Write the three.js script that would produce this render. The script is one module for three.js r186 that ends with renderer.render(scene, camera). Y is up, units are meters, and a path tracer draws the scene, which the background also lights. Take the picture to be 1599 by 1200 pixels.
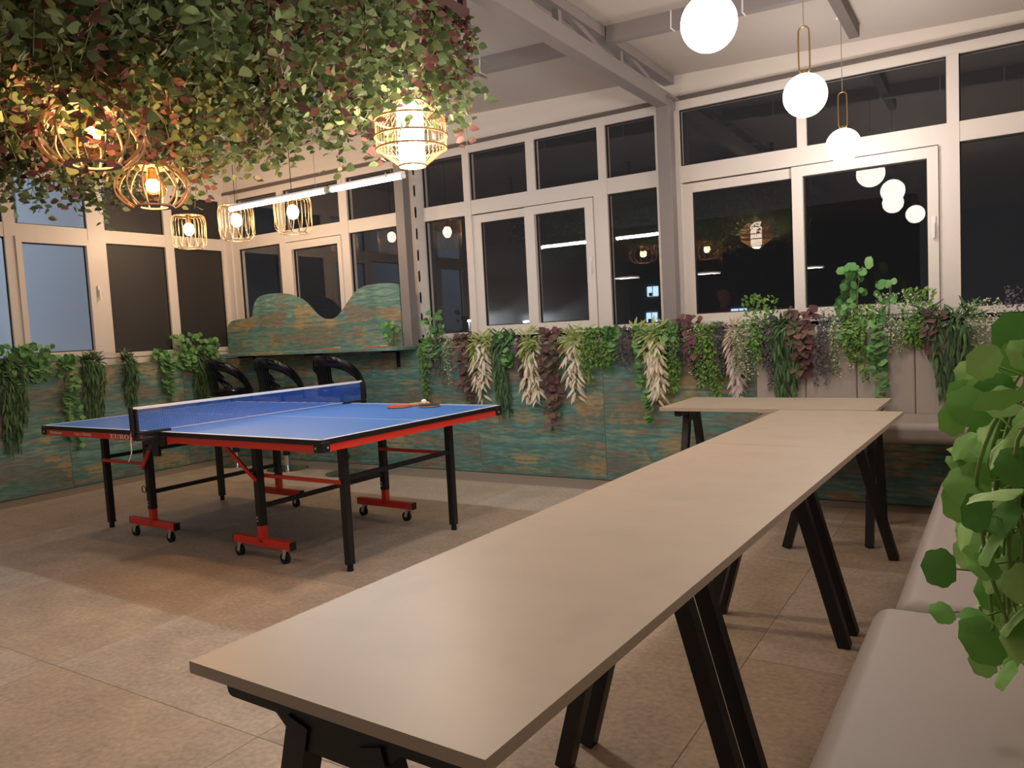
import * as THREE from 'three';
import { RoundedBoxGeometry } from 'three/addons/geometries/RoundedBoxGeometry.js';
import { mergeGeometries } from 'three/addons/utils/BufferGeometryUtils.js';
import { RectAreaLightUniformsLib } from 'three/addons/lights/RectAreaLightUniformsLib.js';
import { ImprovedNoise } from 'three/addons/math/ImprovedNoise.js';

// ---------------------------------------------------------------- camera, sky, exposure
RectAreaLightUniformsLib.init();
const scene = new THREE.Scene();
const camera = new THREE.PerspectiveCamera(52.991, 1599 / 1200, 0.05, 300);
camera.rotation.order = 'YXZ';
camera.position.set(7.2116, 1.2499, 5.5484);
camera.rotation.set(-0.07188, 0.56239, -0.05265);
scene.add(camera);
scene.background = new THREE.Color().setRGB(0.018, 0.017, 0.018);   // night sky
const renderer = new THREE.WebGLRenderer({ antialias: true });
renderer.toneMapping = THREE.LinearToneMapping;
renderer.toneMappingExposure = 0.95;
renderer.shadowMap.enabled = true;
// lamp strengths (candela for points, nits for panels)
const P = { globe: 0.62, lantern: 2.1, wood: 1.7, wire: 1.0, disc: 4.0, led: 85, street: 5 };
const C_GLOBE = new THREE.Color().setRGB(1, 0.9, 0.82), C_WARM = new THREE.Color().setRGB(1, 0.70, 0.44), C_LANT = new THREE.Color().setRGB(1, 0.82, 0.64), C_LED = new THREE.Color().setRGB(0.84, 0.95, 1.0);

// ---------------------------------------------------------------- helpers
const V = (x, y, z) => new THREE.Vector3(x, y, z);
function rng(seed) { let a = seed >>> 0; return () => { a = (a + 0x6D2B79F5) | 0; let t = Math.imul(a ^ (a >>> 15), 1 | a); t = (t + Math.imul(t ^ (t >>> 7), 61 | t)) ^ t; return ((t ^ (t >>> 14)) >>> 0) / 4294967296; }; }
const taken = new Map();
function numbered(n) { const k = taken.get(n) || 0; taken.set(n, k + 1); return k ? `${n}_${String(k).padStart(3, '0')}` : n; }
function shade(o) { o.castShadow = true; o.receiveShadow = true; return o; }
function mesh(name, geo, mat, parent) { const m = shade(new THREE.Mesh(Array.isArray(geo) ? merge(geo) : geo, mat)); if (parent) { m.name = name; parent.add(m); } else { m.name = numbered(name); scene.add(m); } return m; }
function merge(list) { const l = list.map(g => { const h = g.index ? g.toNonIndexed() : g; for (const k of Object.keys(h.attributes)) if (!['position', 'normal', 'uv'].includes(k)) h.deleteAttribute(k); return h; }); return mergeGeometries(l); }
function thing(name, label, category, [x, y, z] = [0, 0, 0], turn = 0, group) { const o = new THREE.Group(); o.name = numbered(name); o.position.set(x, y, z); o.rotation.y = turn; o.userData = { label, category }; if (group) o.userData.group = group; scene.add(o); return o; }
function tag(o, label, category, group) { Object.assign(o.userData, { label, category }); if (group) o.userData.group = group; return o; }
function structure(name, geo, mat) { const m = mesh(name, geo, mat); m.userData.kind = 'structure'; return m; }
function structGroup(name) { const o = new THREE.Group(); o.name = numbered(name); o.userData.kind = 'structure'; scene.add(o); return o; }
const box = (w, h, d, x = 0, y = 0, z = 0) => new THREE.BoxGeometry(w, h, d).translate(x, y, z);
const span = (x0, x1, y0, y1, z0, z1) => box(x1 - x0, y1 - y0, z1 - z0, (x0 + x1) / 2, (y0 + y1) / 2, (z0 + z1) / 2);
const rbox = (w, h, d, r, x = 0, y = 0, z = 0, s = 2) => new RoundedBoxGeometry(w, h, d, s, r).translate(x, y, z);
const cyl = (r0, r1, h, x = 0, y = 0, z = 0, n = 20) => new THREE.CylinderGeometry(r0, r1, h, n).translate(x, y, z);
function between(g, a, b) { const d = b.clone().sub(a); g.applyQuaternion(new THREE.Quaternion().setFromUnitVectors(V(0, 1, 0), d.clone().normalize())); return g.translate((a.x + b.x) / 2, (a.y + b.y) / 2, (a.z + b.z) / 2); }
const rod = (a, b, r, n = 8) => between(new THREE.CylinderGeometry(r, r, a.distanceTo(b), n), a, b);
const bar = (a, b, w, d) => between(new THREE.BoxGeometry(w, a.distanceTo(b), d), a, b);
const tube = (pts, r, seg = 24, n = 6, closed = false) => new THREE.TubeGeometry(new THREE.CatmullRomCurve3(pts, closed), seg, r, n, closed);
const torus = (R, r, y = 0, n = 40, m = 6) => new THREE.TorusGeometry(R, r, m, n).rotateX(Math.PI / 2).translate(0, y, 0);
// uv in metres from position, by the way a face points
function metreUV(g, s = 1, ox = 0, oy = 0) {
  if (g.index) g = g.toNonIndexed();
  const p = g.attributes.position, n = g.attributes.normal, uv = new Float32Array(p.count * 2);
  for (let i = 0; i < p.count; i++) {
    const ax = Math.abs(n.getX(i)), ay = Math.abs(n.getY(i)), az = Math.abs(n.getZ(i));
    const [u, v] = ay >= ax && ay >= az ? [p.getX(i), p.getZ(i)] : ax >= az ? [p.getZ(i), p.getY(i)] : [p.getX(i), p.getY(i)];
    uv[2 * i] = u / s + ox; uv[2 * i + 1] = v / s + oy;
  }
  g.setAttribute('uv', new THREE.BufferAttribute(uv, 2)); return g;
}
// ---------------------------------------------------------------- textures
const NZ = new ImprovedNoise();
const sm = (a, b, x) => { const t = Math.min(1, Math.max(0, (x - a) / (b - a))); return t * t * (3 - 2 * t); };
function fbm(x, y, s, oct = 4) { let v = 0, a = 0.5; for (let i = 0; i < oct; i++) { v += a * NZ.noise(x, y, s + i * 7.3); x *= 2.03; y *= 2.03; a *= 0.5; } return v; }
function dataTex(w, h, fn, srgb = true) {
  const d = new Uint8Array(w * h * 4);
  for (let j = 0; j < h; j++) for (let i = 0; i < w; i++) { const c = fn(i / w, j / h); const k = 4 * (j * w + i); d[k] = c[0]; d[k + 1] = c[1]; d[k + 2] = c[2]; d[k + 3] = 255; }
  const t = new THREE.DataTexture(d, w, h); t.wrapS = t.wrapT = THREE.MirroredRepeatWrapping; t.magFilter = THREE.LinearFilter; t.minFilter = THREE.LinearMipmapLinearFilter; t.generateMipmaps = true;
  if (srgb) t.colorSpace = THREE.SRGBColorSpace; t.needsUpdate = true; return t;
}
const mix3 = (a, b, t) => [a[0] + (b[0] - a[0]) * t, a[1] + (b[1] - a[1]) * t, a[2] + (b[2] - a[2]) * t];
// weathered teal boards: horizontal brushed patches of teal, grey-brown and ochre; 2.4 m x 1.2 m
const tealTex = dataTex(1024, 512, (u, v) => {
  const x = u * 2.4, y = v * 1.2, wob = fbm(x * 2.2, y * 3, 3) * 0.05;
  const streak = fbm(x * 1.6, y * 46, 11, 4), fine = fbm(x * 9, y * 110, 21, 3), rag = fbm(x * 18, y * 60, 57, 3);
  const broad = fbm(x * 1.3 + 9, (y + wob) * 5.5, 31, 3), ochre = fbm(x * 2.4 + 4, (y + wob) * 7, 47, 3), rust = fbm(x * 1.8 + 30, (y + wob) * 6, 77, 3);
  let c = mix3([90, 132, 127], [120, 156, 147], sm(-0.25, 0.3, streak + fine * 0.4));
  c = mix3(c, [120, 118, 106], sm(-0.08, 0.22, broad + streak * 0.55 + rag * 0.18) * 0.8);
  c = mix3(c, [176, 150, 108], sm(0.06, 0.3, ochre + rag * 0.45 + streak * 0.5) * 0.75);
  c = mix3(c, [146, 116, 94], sm(0.1, 0.34, rust + streak * 0.45 + rag * 0.25) * 0.6);
  const k = 1 + fine * 0.3; return c.map(q => Math.max(0, Math.min(255, q * k)));
});
const tileTex = dataTex(512, 512, (u, v) => { const a = fbm(u * 6, v * 6, 5, 4), b = fbm(u * 60, v * 60, 9, 3); const k = 1 + a * 0.16 + b * 0.22; return [188 * k, 172 * k, 156 * k].map(q => Math.min(255, q)); });
const tileBump = dataTex(512, 512, (u, v) => { const b = 128 + 150 * fbm(u * 70, v * 70, 19, 3); return [b, b, b].map(q => Math.max(0, Math.min(255, q))); }, false);
const plasterTex = dataTex(256, 256, (u, v) => { const k = 1 + fbm(u * 5, v * 5, 2, 4) * 0.05; return [226 * k, 218 * k, 210 * k]; });
const leatherBump = dataTex(256, 256, (u, v) => { const b = 128 + 90 * fbm(u * 50, v * 50, 14, 3); return [b, b, b]; }, false);
const laminateTex = dataTex(512, 512, (u, v) => { const a = fbm(u * 2.5, v * 9, 6, 4), b = fbm(u * 5, v * 5, 26, 3); const k = 1 + a * 0.05; return mix3([190 * k, 174 * k, 156 * k], [180, 166, 150], sm(0.12, 0.3, b) * 0.5); });

// ---------------------------------------------------------------- materials
const std = (c, r = 0.6, m = 0, o = {}) => new THREE.MeshStandardMaterial({ color: c, roughness: r, metalness: m, ...o });
const M = {
  plaster: std(0xffffff, 0.9, 0, { map: plasterTex }), ceiling: std(0xbdb4ae, 0.95), upvc: std(0xe6ded8, 0.42), gasket: std(0x2a2827, 0.7), grey: std(0x8d8685, 0.5), darkTrim: std(0x6b625e, 0.7),
  teal: std(0xffffff, 0.62, 0, { map: tealTex }), tile: std(0xffffff, 0.55, 0, { map: tileTex, bumpMap: tileBump, bumpScale: 0.0003 }), grout: std(0x94867a, 0.9),
  tileB: std(0xf1ece6, 0.55, 0, { map: tileTex, bumpMap: tileBump, bumpScale: 0.0003 }), tileC: std(0xfaf6ee, 0.5, 0, { map: tileTex, bumpMap: tileBump, bumpScale: 0.0003 }),
  laminate: std(0xffffff, 0.42, 0, { map: laminateTex }), laminateEdge: std(0xb49f8b, 0.5), black: std(0x17161a, 0.45), blackMatte: std(0x141316, 0.7), leather: std(0x9e928a, 0.5, 0, { bumpMap: leatherBump, bumpScale: 0.0006 }), backPad: std(0xb0a7a1, 0.55, 0, { bumpMap: leatherBump, bumpScale: 0.0006 }),
  blue: std(0x4a80d2, 0.36), white: std(0xeeeeee, 0.5), red: std(0xe83c2c, 0.4), chrome: std(0xd8d8da, 0.16, 1), steel: std(0xc9c6c2, 0.38, 0.35), rubber: std(0x121212, 0.8), netBlue: std(0x2450a4, 0.8, 0, { side: THREE.DoubleSide, transparent: true, opacity: 0.82 }),
  gloss: std(0x121119, 0.16), brass: std(0xb79a5c, 0.3, 1), gold: std(0xd6b68a, 0.34, 1), wood: std(0x94755a, 0.5, 0, { side: THREE.DoubleSide }), bamboo: std(0xb98c55, 0.55), cord: std(0x9b948c, 0.6), darkCord: std(0x2a2523, 0.7), frameBrown: std(0x4a2f2b, 0.5), coco: std(0x3a3026, 1),
  paddleRed: std(0xd8452f, 0.6), paddleBlack: std(0x2b2d30, 0.6), handle: std(0xc99a62, 0.5), stem: std(0x6d7a45, 0.7), stemBrown: std(0x5b4a35, 0.8), night: std(0xd0cdca, 0.9), asphalt: std(0x8c8a88, 0.95), neighbour: std(0x8fa3bb, 0.9), blueWall: std(0x5d7590, 0.8), concrete: std(0x9a9287, 0.9),
};
M.glass = new THREE.MeshPhysicalMaterial({ color: 0xffffff, transmission: 1, roughness: 0, thickness: 0, ior: 1.75, side: THREE.DoubleSide });
M.frost = new THREE.MeshPhysicalMaterial({ color: 0xc9cdd2, transmission: 1, roughness: 0.92, thickness: 0, ior: 1.5, side: THREE.DoubleSide });
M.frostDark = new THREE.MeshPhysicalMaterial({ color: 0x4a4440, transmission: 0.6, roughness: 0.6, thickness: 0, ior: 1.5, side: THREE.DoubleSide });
const glow = (c, k) => new THREE.MeshStandardMaterial({ color: 0xffffff, emissive: c, emissiveIntensity: k, roughness: 0.4 });
M.globe = glow(C_GLOBE, 15); M.bulb = glow(C_WARM, 30); M.paper = glow(C_LANT, 11); M.led = glow(C_LED, 18); M.disc = glow(new THREE.Color(1, 0.96, 0.9), 2.2); M.lit = glow(new THREE.Color().setRGB(0.5, 0.72, 1.0), 1.3); M.street = glow(new THREE.Color().setRGB(0.8, 0.9, 1), 2.2);
function point(c, i, parent, x, y, z, radius = 2) { const l = new THREE.PointLight(c, i); l.position.set(x, y, z); l.castShadow = true; l.shadow.radius = radius; parent.add(l); return l; }
const ceilY = x => 3.157 - 0.0367 * (x - 3.25);

// ---------------------------------------------------------------- floor: tiles 1.215 m
{
  const floor = structure('floor', span(-0.6, 8.2, -0.12, -0.006, -0.5, 11.2), M.grout);
  const g = metreUV(rbox(1.2132, 0.02, 1.2132, 0.001, 0, -0.01, 0, 1), 1.3), mats = [M.tile, M.tileB, M.tileC], r = rng(5);
  const variants = [0, 1, 2, 3].map(k => { const h = g.clone(); const uv = h.attributes.uv; for (let i = 0; i < uv.count; i++) uv.setXY(i, uv.getX(i) + k * 0.37, uv.getY(i) + k * 0.61); return h; });
  for (let ix = -4; ix <= 2; ix++) for (let iz = -3; iz <= 5; iz++) { const m = mesh('tile', variants[Math.floor(r() * 4)], mats[Math.floor(r() * 3)], floor); m.position.set(5.22 + (ix + 0.5) * 1.215, 0, 4.01 + (iz + 0.5) * 1.215); }
}
// ---------------------------------------------------------------- walls, ceiling
const zB = -0.25, xA = -0.15;
structure('wall_back', [span(-0.55, 8.0, -0.1, 1.19, -0.5, -0.22), span(-0.55, 8.0, 2.905, 3.45, -0.5, -0.215), span(7.62, 8.0, 1.19, 2.905, -0.5, -0.22)], M.plaster);
structure('wall_left', [span(-0.45, -0.12, -0.1, 1.17, -0.5, 11.2), span(-0.45, -0.115, 2.9, 3.5, -0.5, 11.2), span(-0.45, -0.12, 1.17, 2.9, 5.0, 11.2)], M.plaster);
structure('wall_right', span(7.72, 8.0, -0.1, 3.4, -0.5, 11.2), M.plaster);
structure('wall_front', span(-0.45, 8.0, -0.1, 3.5, 11.0, 11.25), M.blueWall);
{
  const sh = new THREE.Shape(); sh.moveTo(-0.5, ceilY(-0.5)); sh.lineTo(8.0, ceilY(8.0)); sh.lineTo(8.0, 3.55); sh.lineTo(-0.5, 3.55); sh.closePath();
  structure('ceiling', new THREE.ExtrudeGeometry(sh, { depth: 11.75, bevelEnabled: false }).translate(0, 0, -0.5), M.ceiling);
  structure('trim_1', span(-0.12, 7.72, 2.895, 2.925, -0.215, -0.195), M.darkTrim);
}
// wainscot: teal boards 1.22 m wide on a core, ledge on top
{
  const w = structure('wall_back_wainscot', [span(0.0, 7.7, 0, 1.085, -0.22, -0.018)], M.concrete); w.name = 'trim_2';
  let k = 0;
  for (const [a, b] of [[0.0, 0.909], [0.909, 2.129], [2.129, 3.349], [3.349, 4.569], [4.569, 5.789], [5.789, 7.009], [7.009, 7.7]]) { mesh('panel', metreUV(span(a + 0.0015, b - 0.0015, 0.0, 1.086, -0.018, 0), 2.4, 0.137 * k, 0.21 * (k % 3)), M.teal, w); k++; }
  mesh('ledge', metreUV(span(-0.12, 7.7, 1.086, 1.104, -0.22, 0.006), 2.4, 0.3, 0.1), M.teal, w);
  const wa = structure('wall_left_wainscot', [span(-0.12, -0.018, 0, 1.085, 0.0, 5.2)], M.concrete); wa.name = 'trim_3';
  for (const [a, b] of [[0.0, 0.55], [0.55, 1.77], [1.77, 2.99], [2.99, 4.21], [4.21, 5.2]]) { mesh('panel', metreUV(span(-0.018, 0, 0.0, 1.086, a + 0.0015, b - 0.0015), 2.4, 0.171 * k, 0.17 * (k % 4)), M.teal, wa); k++; }
  mesh('ledge', metreUV(span(-0.12, 0.006, 1.086, 1.104, -0.0, 5.2), 2.4, 0.7, 0.4), M.teal, wa);
}
// ---------------------------------------------------------------- windows
// bars are boxes across the wall; for the left wall the run is z
function makeWindow(name, along, plane) {
  const g = structGroup(name);
  const s = (a0, a1, y0, y1, d0, d1) => along === 'x' ? span(a0, a1, y0, y1, plane + d0, plane + d1) : span(plane + d0, plane + d1, y0, y1, a0, a1);
  return {
    g,
    bar: (a0, a1, y0, y1, d0 = -0.05, d1 = 0.03) => mesh('frame_bar', s(a0, a1, y0, y1, d0, d1), M.upvc, g),
    pane: (a0, a1, y0, y1, mat = M.glass) => {
      mesh('gasket', [s(a0 - 0.004, a0 + 0.008, y0, y1, -0.008, 0.012), s(a1 - 0.008, a1 + 0.004, y0, y1, -0.008, 0.012), s(a0, a1, y0 - 0.004, y0 + 0.008, -0.008, 0.012), s(a0, a1, y1 - 0.008, y1 + 0.004, -0.008, 0.012)], M.gasket, g);
      const p = new THREE.PlaneGeometry(a1 - a0 + 0.01, y1 - y0 + 0.01); if (along === 'z') p.rotateY(Math.PI / 2);
      const c = [(a0 + a1) / 2, (y0 + y1) / 2]; p.translate(along === 'x' ? c[0] : plane, c[1], along === 'x' ? plane : c[0]); mesh('pane', p, mat, g);
    },
    sash(a0, a1, y0, y1, st = 0.075, d = 0.045, mat = M.glass, l = st, r = st) {   // a casement of four bars round its pane
      const q = mesh('sash', [s(a0, a0 + l, y0, y1, -0.03, d), s(a1 - r, a1, y0, y1, -0.03, d), s(a0 + l, a1 - r, y0, y0 + st, -0.03, d), s(a0 + l, a1 - r, y1 - st, y1, -0.03, d)], M.upvc, g);
      this.pane(a0 + l, a1 - r, y0 + st, y1 - st, mat); return q;
    },
    handle(a, y) { mesh('handle', [s(a - 0.012, a + 0.012, y - 0.05, y + 0.05, 0.045, 0.06), s(a - 0.008, a + 0.008, y - 0.09, y + 0.01, 0.06, 0.075)], M.white, g); },
  };
}
const Y0 = 1.19, Y1 = 2.905, TL = 2.285, TH = 2.41;       // sill, head, transom
{ // left wall, frosted film on the glass
  const w = makeWindow('window_1', 'z', xA);
  w.bar(-0.25, 5.0, Y1 - 0.075, Y1); w.bar(-0.25, 5.0, TL, TH); w.bar(-0.25, 5.0, 1.16, 1.215);
  const posts = [[-0.25, -0.15], [0.45, 0.55], [1.19, 1.36], [2.0, 2.10], [2.72, 2.88], [3.52, 3.62], [4.25, 4.42], [4.9, 5.0]];
  for (const [a, b] of posts) w.bar(a, b, 1.215, Y1 - 0.075, -0.05, 0.034);
  for (let i = 0; i + 1 < posts.length; i++) {
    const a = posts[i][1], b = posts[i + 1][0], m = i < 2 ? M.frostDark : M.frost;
    w.pane(a, b, TH, Y1 - 0.075, m);
    if (i === 2 || i === 5) w.sash(a - 0.02, b + 0.02, 1.20, TL + 0.01, 0.05, 0.05, m); else w.pane(a, b, 1.215, TL, m);
  }
  w.handle(1.31, 1.82);
}
{ // behind the bar
  const w = makeWindow('window_2', 'x', zB);
  w.bar(-0.12, 2.62, Y1 - 0.075, Y1); w.bar(-0.12, 2.62, TL, TH); w.bar(-0.12, 2.62, 1.16, 1.24);
  for (const [a, b] of [[-0.12, 0.07], [0.74, 0.83], [1.635, 1.745], [2.4, 2.62]]) w.bar(a, b, 1.24, Y1 - 0.075, -0.05, 0.034);
  w.bar(-0.12, -0.02, 1.24, 2.9, -0.05, 0.05);
  for (const [a, b] of [[0.07, 0.74], [0.83, 1.635], [1.745, 2.4]]) w.pane(a, b, TH, Y1 - 0.075);
  w.pane(0.07, 0.74, 1.24, TL); w.sash(0.835, 1.64, 1.22, TL - 0.01, 0.075, 0.045, M.glass, 0.09, 0.05); w.pane(1.745, 2.4, 1.24, TL);
}
{ // between the columns
  const w = makeWindow('window_3', 'x', zB);
  w.bar(2.6, 5.1, Y1 - 0.075, Y1); w.bar(2.6, 5.1, TL, TH); w.bar(2.6, 5.1, 1.16, 1.235);
  for (const [a, b] of [[2.6, 2.70], [3.17, 3.24], [4.504, 4.575], [4.995, 5.1]]) w.bar(a, b, 1.235, Y1 - 0.075, -0.05, 0.034);
  w.bar(3.831, 3.914, TH, Y1 - 0.075); w.bar(4.45, 4.504, 1.235, TL);
  for (const [a, b] of [[2.7, 3.17], [3.24, 3.831], [3.914, 4.504], [4.575, 4.995]]) w.pane(a, b, TH, Y1 - 0.075);
  w.pane(2.7, 3.17, 1.235, TL); w.pane(4.575, 4.995, 1.235, TL);
  w.sash(3.24, 3.85, 1.215, TL - 0.01, 0.07, 0.02, M.glass, 0.09, 0.05); w.sash(3.80, 4.447, 1.215, TL - 0.01, 0.07, 0.05, M.glass, 0.095, 0.072); w.handle(4.415, 1.75);
}
{ // right of the column
  const w = makeWindow('window_4', 'x', zB);
  w.bar(5.1, 7.72, Y1 - 0.075, Y1); w.bar(5.1, 7.72, TL, TH); w.bar(5.1, 7.72, 1.16, 1.235);
  for (const [a, b] of [[5.1, 5.19], [6.955, 7.024], [7.62, 7.72]]) w.bar(a, b, 1.235, Y1 - 0.075, -0.05, 0.034);
  w.bar(6.04, 6.104, TH, Y1 - 0.075); w.bar(6.908, 6.955, 1.235, TL);
  for (const [a, b] of [[5.19, 6.04], [6.104, 6.955], [7.024, 7.62]]) w.pane(a, b, TH, Y1 - 0.075);
  w.pane(7.024, 7.62, 1.235, TL);
  w.sash(5.19, 6.06, 1.215, TL - 0.01, 0.07, 0.02, M.glass, 0.082, 0.06); w.sash(6.0, 6.905, 1.215, TL - 0.01, 0.07, 0.05, M.glass, 0.072, 0.063); w.handle(6.875, 1.78);
}
// ---------------------------------------------------------------- columns and roof truss
function column(x, label) {
  const t = thing('steel_column', label, 'column', [x, 1.104, -0.09]);
  mesh('shaft', rbox(0.105, ceilY(x) - 1.104 - 0.2, 0.1, 0.006, 0, (ceilY(x) - 1.304) / 2, 0), M.grey, t);
  mesh('cap_plate', box(0.17, 0.015, 0.15, 0, ceilY(x) - 1.104 - 0.2, 0), M.grey, t);
  mesh('base_plate', box(0.125, 0.012, 0.12, 0, 0.006, 0), M.grey, t);
  return t;
}
column(2.565, 'grey steel column beside the curved bar panel'); column(5.13, 'grey steel column under the roof truss, between the window walls');
{
  const x = 5.13, t = thing('roof_truss', 'grey steel roof truss under the ceiling running from the column', 'truss', [x, 2.88, 0]);
  mesh('bottom_chord', span(-0.045, 0.045, -0.05, 0.05, -0.2, 6.5), M.grey, t);
  mesh('top_chord', span(-0.04, 0.04, 0.14, 0.2, -0.2, 6.5), M.grey, t);
  for (let k = 0; k < 7; k++) { const z0 = 0.0 + k * 0.85; mesh('web', bar(V(0, 0.03, z0), V(0, 0.16, z0 + 0.6), 0.035, 0.035), M.grey, t); mesh('post', box(0.04, 0.12, 0.04, 0, 0.09, z0 + 0.72), M.grey, t); }
}
{
  for (const [x0, x1, z, l] of [[-0.1, 5.08, 0.96, 'grey roof purlin under the ceiling between the left wall and the truss'], [5.18, 7.7, 0.99, 'grey roof purlin under the ceiling between the truss and the globe lamps']]) {
    const t = thing('roof_purlin', l, 'beam', [(x0 + x1) / 2, ceilY((x0 + x1) / 2), z], 0); t.rotation.z = -0.0367;
    mesh('beam', box(x1 - x0, 0.1, 0.06, 0, -0.05, 0), M.grey, t);
    for (let k = 1; k < 6; k++) mesh('cable_tie', box(0.008, 0.106, 0.066, -(x1 - x0) / 2 + k * (x1 - x0) / 6, -0.05, 0), M.white, t);
  }
  const r = thing('ceiling_strut', 'short dark steel strut under the ceiling above the globe lamps', 'beam', [6.47, ceilY(6.47), 0.77]);
  mesh('beam', box(0.06, 0.08, 1.4, 0, -0.04, 0.05), M.darkTrim, r);
}
// ---------------------------------------------------------------- bar: counter, wavy panel
{
  const pts = [[0.0, 1.108], [0.0, 1.40], [0.03, 1.455], [0.09, 1.487], [0.2, 1.503], [0.36, 1.508], [0.43, 1.525], [0.455, 1.60], [0.49, 1.67], [0.567, 1.725], [0.7, 1.742], [0.87, 1.741], [1.01, 1.723], [1.12, 1.69], [1.22, 1.65], [1.31, 1.58], [1.4, 1.497], [1.48, 1.452], [1.553, 1.438], [1.63, 1.44], [1.70, 1.47], [1.76, 1.518], [1.85, 1.60], [1.95, 1.685], [2.07, 1.728], [2.25, 1.738], [2.42, 1.727], [2.5, 1.71], [2.5, 1.108]];
  const sh = new THREE.Shape(); sh.moveTo(...pts[0]); sh.lineTo(...pts[1]); sh.splineThru(pts.slice(2, -1).map(p => new THREE.Vector2(...p))); sh.lineTo(...pts[pts.length - 1]); sh.closePath();
  const g = metreUV(new THREE.ExtrudeGeometry(sh, { depth: 0.018, bevelEnabled: true, bevelSize: 0.003, bevelThickness: 0.003, bevelSegments: 1, curveSegments: 60 }).translate(0, 0, -0.06), 2.4, 0.43, 0.31);
  const t = thing('bar_counter', 'weathered teal wall bar with a narrow counter under a wavy cut panel', 'counter', [1.48, 1.105, 0.13]);
  mesh('wavy_panel', g.translate(-1.48, -1.105, -0.13), M.teal, t);
  mesh('top', metreUV(rbox(2.46, 0.03, 0.31, 0.004, 0, 0.018, 0.0), 2.4, 0.2, 0.8), M.teal, t);
  for (const x of [-1.0, 0, 1.0]) mesh('bracket', [box(0.03, 0.16, 0.02, x, -0.077, -0.12), box(0.03, 0.02, 0.22, x, -0.007, -0.02)], M.blackMatte, t);
}
// bar stools: chrome foot, moulded shell with an open back
function makeStool(label) {
  const t = thing('bar_stool', label, 'bar stool', [0, 0, 0], 0, 'bar stools at the teal counter');
  mesh('foot', new THREE.LatheGeometry([[0, 0.045], [0.03, 0.042], [0.07, 0.03], [0.14, 0.014], [0.195, 0.006], [0.2, 0.001], [0, 0]].map(p => new THREE.Vector2(...p)), 40), M.chrome, t);
  mesh('pole', [cyl(0.028, 0.03, 0.38, 0, 0.22, 0)], M.chrome, t);
  mesh('sleeve', cyl(0.033, 0.033, 0.05, 0, 0.16, 0), M.blackMatte, t);
  mesh('gas_lift', cyl(0.018, 0.018, 0.36, 0, 0.56, 0), M.blackMatte, t);
  mesh('footrest', [torus(0.15, 0.009, 0.33).translate(0, 0, -0.08), rod(V(-0.15, 0.33, -0.08), V(0.15, 0.33, -0.08), 0.008)], M.chrome, t);
  const seatShape = new THREE.Shape(); seatShape.absellipse(0, 0, 0.2, 0.19, 0, Math.PI * 2);
  mesh('seat', new THREE.ExtrudeGeometry(seatShape, { depth: 0.03, bevelEnabled: true, bevelSize: 0.02, bevelThickness: 0.02, bevelSegments: 3, curveSegments: 32 }).rotateX(-Math.PI / 2).translate(0, 0.745, 0), M.gloss, t);
  // band round the back: highest behind the sitter, sloping to the seat in front
  const pos = [], idx = [], n = 40;
  for (let i = 0; i <= n; i++) {
    const f = -2.15 + 4.3 * i / n, a = Math.abs(f), drop = Math.pow(a / 2.15, 2.4);
    const yTop = 1.10 - drop * 0.30, h = 0.095 + 0.02 * drop, R = 0.215 + 0.012 * Math.cos(f);
    for (const [rr, yy] of [[R, yTop], [R + 0.02, yTop - 0.012], [R + 0.02, yTop - h], [R, yTop - h - 0.008]]) pos.push(Math.sin(f) * rr, yy, Math.cos(f) * rr * 0.98);
    if (i) for (let k = 0; k < 4; k++) { const a0 = (i - 1) * 4 + k, a1 = (i - 1) * 4 + (k + 1) % 4, b0 = i * 4 + k, b1 = i * 4 + (k + 1) % 4; idx.push(a0, b0, b1, a0, b1, a1); }
  }
  idx.push(0, 1, 2, 0, 2, 3, n * 4, n * 4 + 2, n * 4 + 1, n * 4, n * 4 + 3, n * 4 + 2);
  const bg = new THREE.BufferGeometry(); bg.setAttribute('position', new THREE.Float32BufferAttribute(pos, 3)); bg.setIndex(idx); bg.computeVertexNormals();
  mesh('backrest', bg, M.gloss, t);
  const spine = []; for (let k = 0; k <= 6; k++) { const f = -0.34 + 0.68 * k / 6; spine.push(bar(V(Math.sin(f) * 0.2, 0.76, Math.cos(f) * 0.19), V(Math.sin(f) * 0.228, 1.05, Math.cos(f) * 0.222), 0.026, 0.018)); }
  mesh('back_support', spine, M.gloss, t);
  return t;
}
{
  const labels = ['black bar stool beside the left wall at the end of the counter', 'black bar stool in the middle of the three at the counter', 'black bar stool at the counter end next to the grey column'];
  const s0 = makeStool(labels[0]); const at = [[0.6, 0.43, -0.15], [1.35, 0.43, -0.1], [2.14, 0.43, -0.02]];
  at.forEach(([x, z, a], i) => { const s = i ? s0.clone() : s0; if (i) { s.name = numbered('bar_stool'); s.userData = { ...s0.userData, label: labels[i] }; scene.add(s); } s.position.set(x, 0, z); s.rotation.y = a; });
}
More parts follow.
